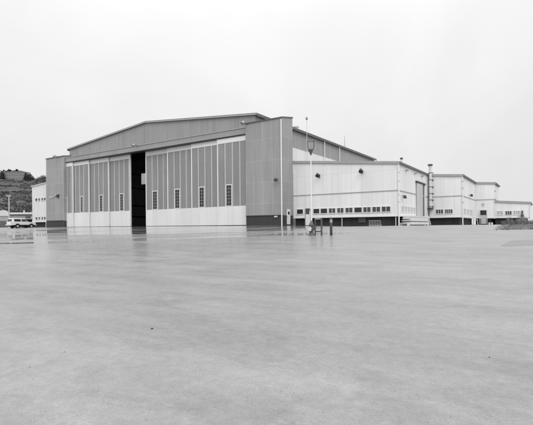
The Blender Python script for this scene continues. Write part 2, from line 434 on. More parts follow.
def side_door(root, s, t0, t1, z0, z1, parent=None):
    d = root.part('door', B(s+.002, s+.06, t0, t1, z0, z1), M['white'], parent)
    root.part('door_window', B(s+.045, s+.075, t0+.22, t1-.2, z0+1.25, z0+1.62), M['glass'], d)
    root.part('handle', B(s+.06, s+.12, t0+.08, t0+.14, z0+.9, z0+1.02), M['dark'], d)
side_door(H, 6.24, .4, 1.2, .22, 2.14, pr)
# step, box and bracket details on the pier base
H.part('hose_bib_box', B(5.0, 5.45, -.62, -.5, 1.12, 1.3), M['pale'], pr)
# wall mast with head, downspouts, vents and whip aerial on the right side
bm = bmesh.new(); tube(bm, (SR+.55, 14.54, 9.0), (SR+.55, 14.54, 17.0), .045, n=6); mast = H.part('roof_mast', bm, M['pale'])
bm = bmesh.new(); lathe(bm, SR+.55, 14.54, [(.08, 16.95), (.2, 17.1), (.2, 17.3), (.08, 17.5)], 8); H.part('mast_head', bm, M['mid'], mast)
for t in (21.57, 27.97): H.part('downpipe', T((SR+.3, t, 8.8), (SR+.3, t, EV-.2), .08), M['white'], sw)
bm = bmesh.new(); lathe(bm, SR-.6, 13.2, [(.3, 14.9), (.3, 15.6), (.42, 15.65), (.42, 15.85), (.1, 15.95)], 10); H.part('roof_vent', bm, M['pale'], ro)
H.part('whip_aerial', T((SR-.1, 31.3, 15.0), (SR-.1, 31.3, 17.5), .045, .02, 6), M['dark'], ro)
# ------------------------------------------------------------------ annex blocks
def window(root, s0, s1, t, z0, z1, m, parent=None, mull=0, frame=M['white']):
    p = root.part('window', B(s0, s1, t-.03, t-.002, z0, z1), M[m], parent)
    bm = bmesh.new(); f = .07
    box(bm, s0-f, s0, t-.07, t-.003, z0-f, z1+f); box(bm, s1, s1+f, t-.07, t-.003, z0-f, z1+f)
    box(bm, s0, s1, t-.068, t-.003, z1, z1+f); box(bm, s0, s1, t-.09, t-.003, z0-f, z0)
    for k in range(mull):
        x = s0 + (s1-s0)*(k+1)/(mull+1); box(bm, x-.025, x+.025, t-.06, t-.003, z0, z1)
    root.part('window_frame', bm, frame, p)
def window_side(root, t0, t1, s, z0, z1, m, mull=0, parent=None):
    p = root.part('window', B(s+.002, s+.03, t0, t1, z0, z1), M[m], parent)
    bm = bmesh.new(); f = .06
    box(bm, s+.003, s+.06, t0-f, t0, z0-f, z1+f); box(bm, s+.003, s+.06, t1, t1+f, z0-f, z1+f)
    box(bm, s+.003, s+.058, t0, t1, z1, z1+f); box(bm, s+.003, s+.058, t0, t1, z0-f, z0)
    for k in range(mull):
        y = t0 + (t1-t0)*(k+1)/(mull+1); box(bm, s+.003, s+.05, y-.025, y+.025, z0, z1)
    root.part('window_frame', bm, M['white'], p)
def leanto(name, s0, s1, t0, t1, zl, zr, label, band=True, front=M['annex'], zb=3.85, sill=1.15, cat='building', side_open=True):
    """block with a single pitched roof: zl / zr are the eave heights at s0 / s1"""
    R = Root(name, (s0+s1)/2, t0, 0, label, cat)
    bm = bmesh.new()
    hi = zb if band else sill
    prism(bm, [(s0, hi), (s1, hi), (s1, zr-.1), (s0, zl-.1)], t0, t1)
    up = R.part('upper_wall', bm, front)
    if band:
        lo = R.part('lower_wall', B(s0, s1, t0, t1, sill, zb), M['annexlow'])
        bm = bmesh.new(); box(bm, s0, s1+.05, t0-.05, t0-.003, zb, zb+.11); box(bm, s1+.003, s1+.05, t0-.003, t1, zb, zb+.11)
        R.part('belt_trim', bm, M['trim'], up)
    else: lo = up
    bm = bmesh.new(); box(bm, s0, s1+.06, t0-.06, t0+.3, sill-.16, sill-.002); box(bm, s1-.3, s1+.06, t0+.303, t1, sill-.16, sill-.002)
    R.part('sill_board', bm, M['white'], lo)
    R.part('foundation', B(s0+.05, s1-.45, t0+.5, t1-.05, -.5, sill-.17), M['found'])
    bm = bmesh.new(); o = .14
    k = (zr-zl)/(s1-s0)
    prism(bm, [(s0, zl-.1), (s1+o, zr+k*o-.1), (s1+o, zr+k*o+.08), (s0, zl+.08)], t0-.06, t1+.05)
    rf = R.part('roof', bm, M['roof'])
    bm = bmesh.new(); prism(bm, [(s0, zl-.2), (s1+o+.06, zr+k*o-.2), (s1+o+.06, zr+k*o+.1), (s0, zl+.1)], t0-.14, t0-.063)
    R.part('front_fascia', bm, M['fascia'], rf)
    bm = bmesh.new(); box(bm, s1+o+.003, s1+o+.09, t0-.06, t1+.08, zr+k*o-.14, zr+k*o+.09)
    R.part('eave_gutter', bm, M['darkfascia'], rf)
    return R, up, lo, rf
A, Aup, Alo, Arf = leanto('annex', 6.26, 19.71, 2.05, 16.37, 8.3, 7.03, 'large white annex against the hangar with a row of dark windows', cat='annex')
wins = [(6.81, 7.68), (9.17, 9.98), (10.18, 11.05), (11.29, 12.13), (12.39, 13.2), (13.46, 14.34), (14.58, 15.48), (15.68, 16.55), (16.76, 17.67), (17.86, 18.83)]
kinds = ['glass', 'glass', 'glass', 'glassmid', 'glassmid', 'glassmid', 'glass', 'glassmid', 'glassmid', 'glassmid']
for (a, b_), kd in zip(wins, kinds): window(A, a, b_, 2.05, 1.55, 2.12, kd, Alo, mull=1 if kd == 'glassmid' else 0)
# front door of the annex with a dark light above a white leaf
d = A.part('door', B(8.12, 8.62, 1.93, 2.048, .1, 1.46), M['white'], Alo)
A.part('door_window', B(8.12, 8.66, 1.95, 2.047, 1.52, 2.16), M['glassmid'], d)
bm = bmesh.new(); box(bm, 8.02, 8.1, 1.9, 2.047, .1, 2.2); box(bm, 8.68, 8.76, 1.9, 2.047, .1, 2.2); box(bm, 8.1, 8.68, 1.9, 2.047, 2.17, 2.25)
A.part('door_frame', bm, M['trim'], d)
# vent grille and hatch in the foundation
bm = bmesh.new(); box(bm, 16.17, 17.59, 2.4, 2.54, .5, .6); box(bm, 16.17, 17.7, 2.4, 2.54, -.05, .05)
for k in range(8): box(bm, 16.2+k*.19, 16.27+k*.19, 2.42, 2.53, .05, .5)
A.part('crawl_vent', bm, M['mid'])
A.part('crawl_hatch', B(14.9, 15.8, 2.42, 2.54, .35, .98), M['bollard'])
for s, r_ in ((12.93, .05), (19.4, .045)): A.part('drain_pipe', T((s, 2.15, -.3), (s, 2.15, 1.0), r_, n=6), M['white'])
A.part('corner_downpipe', T((19.82, 1.92, -.3), (19.82, 1.92, 6.75), .075), M['white'], Alo)
for s, z in ((9.98, 6.2), (15.54, 6.3)):
    bm = bmesh.new(); box(bm, s-.12, s+.12, 1.93, 2.047, z-.2, z+.2); tube(bm, (s, 1.95, z+.05), (s, 1.55, z+.15), .04, n=6)
    lm = A.part('lamp_bracket', bm, M['dark'], Aup)
    bm = bmesh.new(); tube(bm, (s, 1.6, z+.25), (s+.1, 1.3, z-.08), .12, .24, 10); A.part('floodlight', bm, M['dark'], lm)
# side wall: sliding door, painted over windows, lamp, brackets
S = 19.71
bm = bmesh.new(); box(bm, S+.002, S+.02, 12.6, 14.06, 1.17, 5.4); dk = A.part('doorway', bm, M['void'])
bm = bmesh.new(); box(bm, S+.06, S+.16, 9.8, 12.75, 1.2, 5.35); sd = A.part('sliding_door', bm, M['dooredge'])
bm = bmesh.new(); box(bm, S+.002, S+.22, 9.6, 14.3, 5.4, 5.6); A.part('door_rail', bm, M['dark'], sd)
bm = bmesh.new(); box(bm, S+.003, S+.14, 14.07, 14.25, 1.2, 5.39); A.part('door_post', bm, M['white'], sd)
for k in range(6): window_side(A, 3.2+k*1.28, 4.2+k*1.28, S, 1.52, 2.16, 'glasspale', 1, Alo)
bm = bmesh.new(); tube(bm, (S, 3.5, 3.35), (S+.35, 3.5, 3.4), .04, n=6); lathe(bm, S+.35, 3.5, [(.2, 3.05), (.2, 3.25), (.06, 3.42)], 10)
A.part('wall_lamp', bm, M['dark'], Alo)
for t, z in ((5.0, 6.45), (9.0, 6.5), (12.6, 6.5)): A.part('pipe_bracket', B(S+.002, S+.3, t, t+.25, z-.1, z+.05), M['mid'], Aup)
for z in (2.6, 3.4, 4.9, 5.9): A.part('pipe_clip', B(S+.02, S+.2, 1.86, 2.02, z-.05, z+.05), M['mid'], Aup)
# roof pipe
bm = bmesh.new(); tube(bm, (19.0, 6, 6.95), (19.0, 6, 7.95), .1); ch = A.part('vent_pipe', bm, M['pale'], Arf)
A.part('pipe_cap', T((19.0, 6, 7.95), (19.0, 6, 8.12), .2, .14), M['dark'], ch)
# loading dock against the annex side
Dk = Root('loading_dock', 20.2, 7.5, -.2, 'white plank loading dock with steps beside the sliding door of the annex', 'loading dock')
bm = bmesh.new(); s0, s1, t0, t1 = S+.07, S+1.0, 3.6, 12.0
box(bm, s0, s1, t0, t1, .93, 1.1); deck = Dk.part('deck', bm, M['dock'])
bm = bmesh.new()
for z0, z1 in ((.05, .38), (.46, .9)): box(bm, s1-.06, s1+.02, t0, t1-.05, z0, z1)
for z0, z1 in ((.05, .38), (.46, .9)): box(bm, s0, s1-.063, t0+.0, t0+.07, z0, z1)
box(bm, s1-.06, s1-.01, t1-.045, t1+.0, .05, .9); box(bm, s0, s1-.065, t1-.06, t1, .05, .9)
Dk.part('side_planks', bm, M['dock'])
for t in (t0+.2, 6.4, 9.2, t1-.3): Dk.part('post', B(s1-.3, s1-.1, t, t+.18, -.3, .92), M['found'])
bm = bmesh.new()
for k in range(3): box(bm, s0, s1-.15, t0-.32*(3-k), t0-.32*(2-k)-.01, .2+.26*k, .28+.26*k)
Dk.part('steps', bm, M['dock'])
bm = bmesh.new(); box(bm, s0, s0+.07, t0-1.0, t0-.02, -.2, .2); box(bm, s1-.2, s1-.14, t0-1.0, t0-.02, -.2, .3)
Dk.part('stringer', bm, M['dock'])
bm = bmesh.new()
for (a, z), (c, y) in (((t1+.03, 1.25), (t1+1.5, -.05)),): prismx(bm, [(a, z-.28), (a, z), (c, y+.18), (c, y-.05)], s1-.12, s1)
Dk.part('stair_stringer', bm, M['dock'])
bm = bmesh.new()
for k in range(4): box(bm, s0+.1, s1-.13, t1+.1+.33*k, t1+.38+.33*k, .78-.25*k, .84-.25*k)
Dk.part('stair_tread', bm, M['found'])
# middle block
Bk, Bup, Blo, Brf = leanto('middle_block', 19.73, 24.07, 16.39, 28.7, 7.02, 6.68, 'white middle block with a tall flue on its left corner', cat='building')
window(Bk, 20.77, 21.68, 16.39, 1.56, 2.11, 'glassmid', Blo, 2); window(Bk, 21.94, 22.88, 16.39, 1.56, 2.11, 'glassmid', Blo, 3)
bm = bmesh.new(); tube(bm, (20.12, 16.05, 2.4), (20.12, 16.05, 8.2), .2, n=14); fl = Bk.part('flue', bm, M['pale'])
bm = bmesh.new(); tube(bm, (20.12, 16.05, 8.22), (20.12, 16.05, 8.42), .34, .3, 14); Bk.part('flue_cap', bm, M['dark'], fl)
for z in (7.22, 6.25, 5.28, 4.37, 3.47, 2.57):
    bm = bmesh.new(); tube(bm, (20.12, 16.05, z-.035), (20.12, 16.05, z+.035), .23, n=14); box(bm, 19.8, 20.48, 16.2, 16.385, z-.05, z+.05)
    Bk.part('flue_strap', bm, M['dark'], fl)
bm = bmesh.new(); tube(bm, (20.12, 16.05, 2.15), (20.12, 16.05, 2.39), .38, .33, 14); Bk.part('flue_base', bm, M['dark'], fl)
Bk.part('dark_conduit', T((19.83, 16.28, 1.2), (19.83, 16.28, 6.8), .065, n=8), M['dark'])
Bk.part('downpipe', T((24.17, 16.28, -.3), (24.17, 16.28, 6.4), .07, n=8), M['white'], Blo)
Bk.part('drain_pipe', T((24.2, 26.2, -.3), (24.2, 26.2, 1.6), .07, n=8), M['white'], Blo)
for t in (17.6, 20.5, 23.5): window_side(Bk, t, t+1.9, 24.07, 1.6, 2.2, 'glasspale', 2, Blo)
for z in (3.0, 4.9, 5.8): Bk.part('pipe_clip', B(24.1, 24.28, 16.2, 16.36, z-.05, z+.05), M['mid'], Bup)
bm = bmesh.new(); tube(bm, (24.07, 22.65, 4.3), (24.42, 22.65, 4.35), .04, n=6); lathe(bm, 24.42, 22.65, [(.18, 4.1), (.18, 4.35), (.06, 4.5)], 8)
Bk.part('wall_lamp', bm, M['dark'], Bup)
# end block
Ck, Cup, Clo, Crf = leanto('end_block', 24.09, 26.83, 28.72, 35.9, 6.67, 6.46, 'narrow white end block with a door in its front', cat='building')
dd = Ck.part('door', B(24.96, 25.64, 28.6, 28.717, .1, 1.42), M['dooredge'], Clo)
Ck.part('door_window', B(24.86, 25.72, 28.62, 28.716, 1.52, 2.22), M['glass'], dd)
bm = bmesh.new(); box(bm, 24.76, 24.85, 28.56, 28.716, .05, 2.3); box(bm, 25.73, 25.82, 28.56, 28.716, .05, 2.3); box(bm, 24.85, 25.73, 28.56, 28.716, 2.23, 2.32)
Ck.part('door_frame', bm, M['pale'], dd)
bm = bmesh.new(); box(bm, 25.2, 25.35, 28.55, 28.716, 3.0, 3.35); Ck.part('wall_lamp', bm, M['trim'], Clo)
for z in (3.9, 5.2): Ck.part('pipe_clip', B(26.835, 27.0, 28.8, 29.0, z-.1, z+.1), M['mid'], Cup)
# low wing
Lk, Lup, Llo, Lrf = leanto('low_wing', 26.85, 31.41, 28.72, 37.4, 3.62, 3.25, 'low white wing at the far right with small windows', band=False, cat='building')
for (a, b_), kd, n in (((27.15, 27.96), 'glasspale', 1), ((28.31, 29.1), 'glassmid', 2), ((29.35, 30.18), 'glasspale', 2)): window(Lk, a, b_, 28.72, 1.45, 2.02, kd, Llo, n)
bm = bmesh.new(); box(bm, 30.4, 30.6, 28.5, 28.715, 1.3, 2.05); box(bm, 30.3, 30.7, 28.45, 28.714, 1.05, 1.45); Lk.part('meter_box', bm, M['bollard'], Llo)
Lk.part('downpipe', T((31.5, 28.6, -.3), (31.5, 28.6, 3.0), .06, n=8), M['white'], Llo)
# left lean-to
Q = Root('white_annex', -52.6, 2.05, 0, 'tall white building beside the left end of the hangar, behind the white truck', 'annex')
q0, q1, qt0, qt1 = -57.72, -47.6, 2.05, 24
bm = bmesh.new(); prism(bm, [(q0, 1.4), (q1, 1.4), (q1, 9.55), (q0, 8.8)], qt0, qt1); qw = Q.part('wall', bm, M['annexside'])
Q.part('foundation', B(q0+.3, q1-.1, qt0+.4, qt1-.2, -.4, 1.38), M['found'])
bm = bmesh.new(); prism(bm, [(q0-.2, 8.79), (q1, 9.57), (q1, 9.72), (q0-.2, 8.94)], qt0-.2, qt1+.2); Q.part('roof', bm, M['pale'])
for a, b_ in ((-56.32, -55.55), (-55.1, -54.55), (-53.95, -53.4), (-53.0, -52.25), (-51, -50.2), (-49.6, -48.8)):
    window(Q, a, b_, qt0, 5.72, 6.26, 'glass', qw); window(Q, a, b_, qt0, 1.82, 2.32, 'glassmid' if a != -53.95 else 'glass', qw)
bm = bmesh.new(); box(bm, q0-.04, q1, qt0-.06, qt0-.003, 1.25, 1.45); Q.part('sill_board', bm, M['white'], qw)
Q.part('downpipe', T((-52.1, 1.9, 0), (-52.1, 1.9, 8.9), .07, n=8), M['white'], qw)
# ------------------------------------------------------------------ hydrant, guards, pole
def pt(x, y): return Vector((x, y, gz(*ST(x, y)) + EYE))
def thing(name, loc, rz, label, cat, group=None):
    o = bpy.data.objects.new(name, None); COL.objects.link(o); o.location = loc; o.rotation_euler = (0, 0, rz)
    return tag(o, label, cat, group)
hp = pt(2.98, 27.9)
hy = thing('standpipe', hp, 0, 'stout dark standpipe with a pale round cap, at the foot of the pole', 'standpipe')
bm = bmesh.new(); lathe(bm, 0, 0, [(.24, -.1), (.24, .06), (.17, .1), (.165, .62), (.2, .66), (.2, .72), (.17, .8), (.1, .9), (.04, .94)], 16); finish('barrel', bm, M['hydrant'], hy, True)
bm = bmesh.new(); tube(bm, (-.05, -.05, .42), (-.16, -.2, .42), .2, .2, 16); o1 = finish('outlet', bm, M['hydrant'], hy)
bm = bmesh.new(); tube(bm, (-.161, -.2, .42), (-.2, -.26, .42), .17, .15, 16); finish('outlet_cap', bm, M['pale'], o1)
bm = bmesh.new(); tube(bm, (.1, 0, .45), (.26, .02, .45), .09, .09, 10); finish('side_outlet', bm, M['hydrant'], hy)
bm = bmesh.new(); tube(bm, (0, 0, .93), (0, 0, 1.02), .045, .04, 6); finish('operating_nut', bm, M['dark'], hy)
gl = thing('guard_rail', pt(3.58, 27.4), 0, 'dark pipe post with short rails beside the standpipe', 'guard rail')
finish('post', T((0, 0, -.2), (0, 0, 1.12), .062, n=10), M['bollard'], gl)
finish('post', T((-.36, .45, -.2), (-.36, .45, 1.1), .05, n=10), M['bollard'], gl)
for z in (1.07, .25): finish('rail', T((-.36, .45, z), (0, 0, z), .04, n=8), M['mid' if z > 1 else 'bollard'], gl)
hy.scale = (.85, .85, .95)
bo = thing('bollard', pt(4.16, 27.1), 0, 'lone dark steel bollard right of the guard rail', 'bollard')
bm = bmesh.new(); lathe(bm, 0, 0, [(.085, -.2), (.085, 1.08), (.07, 1.14), (.03, 1.17)], 14); finish('post', bm, M['bollard'], bo, True)
finish('pale_sleeve', T((0, 0, .82), (0, 0, 1.0), .088, n=14), M['mid'], bo)
pp = pt(3.03, 28.4)
po = thing('light_pole', pp, 0, 'slim white pole with a dark forked lamp cradle in front of the annex', 'light pole')
zb = lambda y: (225.9-y)/421*28.4 + EYE - pp.z
finish('shaft', T((0, 0, -.1), (0, 0, zb(154)), .052, .036, 12), M['white'], po)
finish('base_sleeve', T((0, 0, -.1), (0, 0, 1.1), .075, .06, 12), M['white'], po)
finish('conduit', T((-.14, 0, -.1), (-.1, 0, 1.6), .03, n=8), M['pale'], po)
bm = bmesh.new(); lathe(bm, 0, 0, [(.05, zb(155)), (.08, zb(153)), (.17, zb(150)), (.17, zb(149.3)), (.1, zb(148.8))], 12); cr = finish('lamp_socket', bm, M['hydrant'], po)
bm = bmesh.new()
for sx in (-1, 1):
    q = [(sx*.12, zb(150)), (sx*.2, zb(147.5)), (sx*.22, zb(144)), (sx*.2, zb(140.5))]
    for (a, z), (c, y) in zip(q, q[1:]): tube(bm, (a, 0, z), (c, 0, y), .028, n=6)
tube(bm, (-.2, 0, zb(141.3)), (.2, 0, zb(141.3)), .02, n=6)
tube(bm, (-.18, 0, zb(140.5)), (-.18, 0, zb(137.5)), .012, n=5)
finish('lamp_cradle', bm, M['bollard'], cr)
# pebbles on the apron
for x, y, r in ((-1.63, 5.95, .018), (-2.43, 5.04, .007), (-2.57, 4.55, .006), (2.34, 4.44, .008)):
    bm = bmesh.new(); bmesh.ops.create_icosphere(bm, subdivisions=2, radius=r)
    for v in bm.verts: v.co *= 1 + .35*noise.noise(v.co*60 + Vector((x, y, 0))); v.co.z *= .6
    o = finish('pebble', bm, M['stone'], None, True); o.location = pt(x, y) + Vector((0, 0, r*.35))
    lab = {.018: 'largest dark pebble on the wet apron, left of centre', .007: 'small dark pebble on the apron at lower left', .006: 'tiny dark pebble nearest the left edge of the apron', .008: 'small dark pebble on the right side of the apron'}[r]
    tag(o, lab, 'pebble', 'pebbles on the apron')
# barricade by the end block door
sx = thing('trestle', W(24.3, 27.6, gz(24.3, 27.6)), PHI, 'small white trestle left of the end block door', 'trestle')
finish('top_bar', B(-.35, .35, -.05, .05, .72, .82), M['white'], sx)
for a in (-.28, .28):
    for c in (-.22, .22):
        finish('leg', T((a, 0, .73), (a + (.06 if a > 0 else -.06), c, -.02), .03, n=6), M['white'], sx)
for k, (s, t, lab) in enumerate(((26.15, 28.1, 'white bucket just right of the end block door'), (26.5, 28.2, 'white bucket furthest right of the end block door'))):
    b_ = thing('bucket', W(s, t, gz(s, t)), 0, lab, 'bucket', 'buckets by the door')
    bm = bmesh.new(); lathe(bm, 0, 0, [(.12, 0), (.15, .32), (.16, .34)], 12); finish('pail', bm, M['white'], b_)
# ------------------------------------------------------------------ vehicles
def vehicle(name, loc, rz, label, paint, suv):
    v = thing(name, loc, rz, label, 'truck' if suv else 'car', 'vehicles parked at the left end')
    if suv: L, Wd, hb, hr, belt = 4.75, 1.98, .55, 1.88, 1.2
    else:   L, Wd, hb, hr, belt = 4.7, 1.8, .38, 1.38, .92
    x0, x1 = -L/2, L/2
    bm = bmesh.new()
    wb = (-1.25, 1.45); ar = .47 if suv else .38
    def arch(cx): return [(cx + ar*math.cos(a), hb - .1 + ar*math.sin(a)) for a in [PI - PI*i/8 for i in range(9)]]
    poly = [(x0, hb), (x0+.02, belt-.05), (x0+.1, belt)] + ([(x1-1.45, belt), (x1-.1, belt-.1), (x1, belt-.25)] if suv else [(x1-1.4, belt), (x1-.2, belt-.14), (x1, belt-.28)]) + [(x1, hb)]
    for cx in reversed(wb):
        poly += [p for p in reversed(arch(cx)) if p[1] >= hb-.001]
    prism(bm, poly, -Wd/2, Wd/2)
    bmesh.ops.bevel(bm, geom=[e for e in bm.edges if abs(e.verts[0].co.y - e.verts[1].co.y) < .01 and max(e.verts[0].co.z, e.verts[1].co.z) > belt-.3], offset=.05, segments=2, affect='EDGES')
    finish('body', bm, paint, v)
    # cabin with tumblehome
    bm = bmesh.new(); i = .12
    if suv: low = [(x0+.05, belt), (x1-1.5, belt)]; top = [(x0+.35, hr), (x1-2.1, hr)]
    else: low = [(x0+.9, belt), (x1-1.35, belt)]; top = [(x0+1.5, hr), (x1-2.1, hr)]
    a = [bm.verts.new((x, y, z)) for (x, z), y in ((low[0], -Wd/2+.03), (low[1], -Wd/2+.03), (low[1], Wd/2-.03), (low[0], Wd/2-.03))]
    b_ = [bm.verts.new((x, y, z)) for (x, z), y in ((top[0], -Wd/2+i+.05), (top[1], -Wd/2+i+.05), (top[1], Wd/2-i-.05), (top[0], Wd/2-i-.05))]
    for k in range(4): bm.faces.new((a[k], a[(k+1) % 4], b_[(k+1) % 4], b_[k]))
    bm.faces.new(b_); bm.faces.new(a[::-1])
    bmesh.ops.bevel(bm, geom=[e for e in bm.edges if max(e.verts[0].co.z, e.verts[1].co.z) > hr-.01], offset=.07, segments=2, affect='EDGES')
    cab = finish('cabin', bm, paint, v)
    def yside(z): return Wd/2-.03 - (i+.02)*(z-belt)/(hr-belt)
    def xe(z, e): k = (z-belt)/(hr-belt); return low[e][0]*(1-k) + top[e][0]*k
    za, zc = belt+.06, hr-.16
    if suv: wins = [(.16, 1.42, 'glass'), (1.56, None, 'glassmid')]
    else: wins = [(.12, 1.0, 'glass'), (1.1, None, 'glass')]
    for sgn in (-1, 1):
        for w0, w1, g_ in wins:
            pts = []
            for z, e in ((za, 0), (zc, 0), (zc, 1), (za, 1)):
                base = xe(z, 0)
                if e == 0: x = max(base + w0, x0 + .35 + w0 if suv else -9)
                else: x = (xe(z, 1)-.1) if w1 is None else (x0+.35 + w1 if suv else xe(z, 0) + w1)
                pts.append(Vector((x, sgn*(yside(z)+.008), z)))
            bm = bmesh.new(); q = [bm.verts.new(p) for p in pts]; q2 = [bm.verts.new(p - Vector((0, sgn*.02, 0))) for p in pts]
            bm.faces.new(q); bm.faces.new(q2[::-1])
            for k in range(4): bm.faces.new((q[k], q2[k], q2[(k+1) % 4], q[(k+1) % 4]))
            finish('side_window', bm, M[g_], cab)
    for e, nm in ((0, 'rear_pane'), (1, 'windscreen')):
        d = -.01 if e == 0 else .01
        bm = bmesh.new(); q = []
        for y, z in ((-1, za), (1, za), (1, zc), (-1, zc)):
            q.append(bm.verts.new((xe(z, e)+d, y*(yside(z)-.16), z)))
        bm.faces.new(q); ex = bmesh.ops.extrude_face_region(bm, geom=bm.faces[:])
        for vv in ex['geom']:
            if isinstance(vv, bmesh.types.BMVert): vv.co.x -= d*2
        finish(nm, bm, M['glass'], cab)
    r = .38 if suv else .32
    for cx in wb:
        for sgn in (-1, 1):
            y = sgn*(Wd/2-.13)
            bm = bmesh.new(); tube(bm, (cx, y-.12, r-.01), (cx, y+.12, r-.01), r, n=24); w_ = finish('wheel', bm, M['tyre'], v)
            bm = bmesh.new(); tube(bm, (cx, y, r-.01), (cx, y+sgn*.135, r-.01), r*.6, r*.5, 16); finish('rim', bm, M['chrome'], w_)
    finish('bumper', B(x0-.13, x0+.02, -Wd/2+.02, Wd/2-.02, hb-.08, hb+.14), M['chrome'], v)
    finish('bumper', B(x1-.02, x1+.13, -Wd/2+.02, Wd/2-.02, hb-.08, hb+.14), M['chrome'], v)
    for sgn in (-1, 1):
        finish('tail_light', B(x0-.02, x0+.05, sgn*(Wd/2-.17)-.08, sgn*(Wd/2-.17)+.08, hb+.3, hb+.55), M['red'], v)
        bm = bmesh.new(); tube(bm, (x1-.03, sgn*(Wd/2-.3), hb+.25), (x1+.03, sgn*(Wd/2-.3), hb+.25), .1, n=12); finish('headlight', bm, M['pale'], v)
    finish('underbody', B(x0+.15, x1-.15, -Wd/2+.12, Wd/2-.12, hb-.25, hb-.002), M['tyre'], v)
    return v
def on_ground(s, t): return W(s, t, gz(s, t) - .03)
vehicle('parked_truck', on_ground(-52.7, -2.7), PHI + PI/2 + .06, 'white two-door sport truck parked by the white building', M['carwhite'], True)
vehicle('parked_car', on_ground(-59.3, 1.5), PHI + PI/2 - .1, 'dark sedan parked beside the rear of the white truck', M['cardark'], False)
vehicle('parked_car', on_ground(-62.6, 3.0), PHI + PI/2, 'grey sedan parked at the left edge of the picture', M['cargrey'], False)
# ------------------------------------------------------------------ low sheds and pole on the left
def ray(px, D): return (px-266.5)/421*D
hz = lambda y, D, px=15: (226.3-.008*(px-266.5)-y)/421*D
D = 128
sh = Root('long_shed', ST(ray(12, D), D)[0], ST(ray(12, D), D)[1], .1, 'long low open-fronted shed with a pale roof edge, behind the parked vehicles', 'shed')
sh.o.rotation_euler = (0, 0, 0); sh.off = Vector((ray(12, D), D, 0)); sh.o.location = Vector((ray(12, D), D, EYE))
X0, X1 = ray(-40, D), ray(46, D)
sw_ = sh.part('wall', B(X0, X1, D, D+9, 2.75, hz(214.6, D)), M['shedwall'])
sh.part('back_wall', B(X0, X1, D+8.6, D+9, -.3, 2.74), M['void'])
for k in range(9):
    x = X0 + (X1-X0)*k/8; sh.part('post', B(x-.12, x+.12, D+.1, D+.35, -.3, 2.745), M['bark'])
rf_ = sh.part('roof', B(X0-.3, X1+.3, D-.4, D+9.3, hz(214.5, D), hz(212.5, D)), M['shedroof'])
sh.part('eave_line', B(X0-.3, X1+.3, D-.46, D-.405, hz(215.1, D), hz(214.4, D)), M['dark'], rf_)
bm = bmesh.new(); lathe(bm, ray(18.5, D), D+3, [(.18, hz(212.4, D)), (.18, hz(211, D)), (.3, hz(210.9, D)), (.1, hz(210.3, D))], 8); sh.part('roof_vent', bm, M['pale'], rf_)
for x in (26.5, 28.5, 30): sh.part('window', B(ray(x, D)-.2, ray(x, D)+.2, D-.04, D-.002, 3.0, 3.7), M['glassmid'], sw_)
D2 = 112
ar_ = thing('arched_hut', Vector((ray(3.5, D2), D2, EYE + .1)), .55, 'small pale hut with an arched roof at the left edge', 'hut')
bm = bmesh.new(); w = 5.3*D2/421; top = hz(210, D2)-.1; spring = hz(214.6, D2)-.1
poly = [(-w, spring-.35)] + [(-w*math.cos(PI*i/14), spring + (top-spring)*math.sin(PI*i/14)) for i in range(15)] + [(w, spring-.35)]
prism(bm, poly, 0, 7); finish('roof', bm, M['shedroof'], ar_)
finish('wall', B(-w+.1, w-.1, .15, 6.9, -.3, spring-.36), M['shedwall'], ar_)
finish('door', B(-.9, .9, .08, .148, -.2, 1.9), M['void'], ar_)
D3 = 108
up_ = thing('utility_pole', Vector((ray(9.2, D3), D3, EYE)), 0, 'weathered pale utility pole in front of the hillside', 'utility pole')
finish('pole', T((0, 0, -.3), (0, 0, hz(195, D3)), .19, .14, 10), M['wood'], up_)
finish('crossarm', B(-.55, .55, -.2, -.08, hz(196.4, D3), hz(195.6, D3)), M['wood'], up_)
for a in (-.45, .45): finish('insulator', T((a, -.14, hz(195.6, D3)), (a, -.14, hz(194.7, D3)), .07, .05, 8), M['pale'], up_)
# ------------------------------------------------------------------ hill, barracks, trees
def hill_h(x, y):
    if y < 140: return -.5
    a = x/y
    px = 266.5 + 421*a
    prof = lerp_tab(px, [(-400, 40), (-160, 62), (-20, 58), (4, 52), (26, 51), (34, 51), (46, 54), (90, 40), (200, 12), (300, -2)])
    k = max(0.0, min(1.0, (y-165)/(445-165)))
    e = k**1.15*(1.0 if k < 1 else 1)
    if y > 460: e = 1 - min(1, (y-460)/900)*.3
    h = -.5 + (prof+.5)*e
    h += min(1, k*3)*(5.0*noise.noise(Vector((x*.018, y*.012, 1))) + 2.2*noise.noise(Vector((x*.05, y*.035, 5))) + .9*noise.noise(Vector((x*.15, y*.1, 8)))) * (1 - .75*max(0, min(1, (k-.82)/.15)))
    return h
bm = bmesh.new(); rows = []
ys = [140 + 5*i for i in range(72)] + [510 + 40*i for i in range(20)]
for y in ys:
    rows.append([bm.verts.new((a/421*y, y, hill_h(a/421*y, y) + EYE)) for a in [-620 + 5*i for i in range(130)]])
for r0, r1 in zip(rows, rows[1:]):
    for i in range(len(r0)-1): bm.faces.new((r0[i], r0[i+1], r1[i+1], r1[i]))
b = NB('hillside_brush_ground'); c = b.coord(); o = b.sep(c)
st = b.comb(b.math('MULTIPLY', o[0], .06), b.math('MULTIPLY', o[1], .03), b.math('MULTIPLY', o[2], .16))
v = b.math('ADD', b.math('MULTIPLY', b.noise(st, 1, 6, .65), .6), b.math('MULTIPLY', b.noise(c, .3, 4, .6), .4))
M['hill'] = b.done(b.remap(v, .36, .64, .045, .12), .9, .1)
tag(finish('hill', bm, M['hill'], smooth=True), kind='structure')
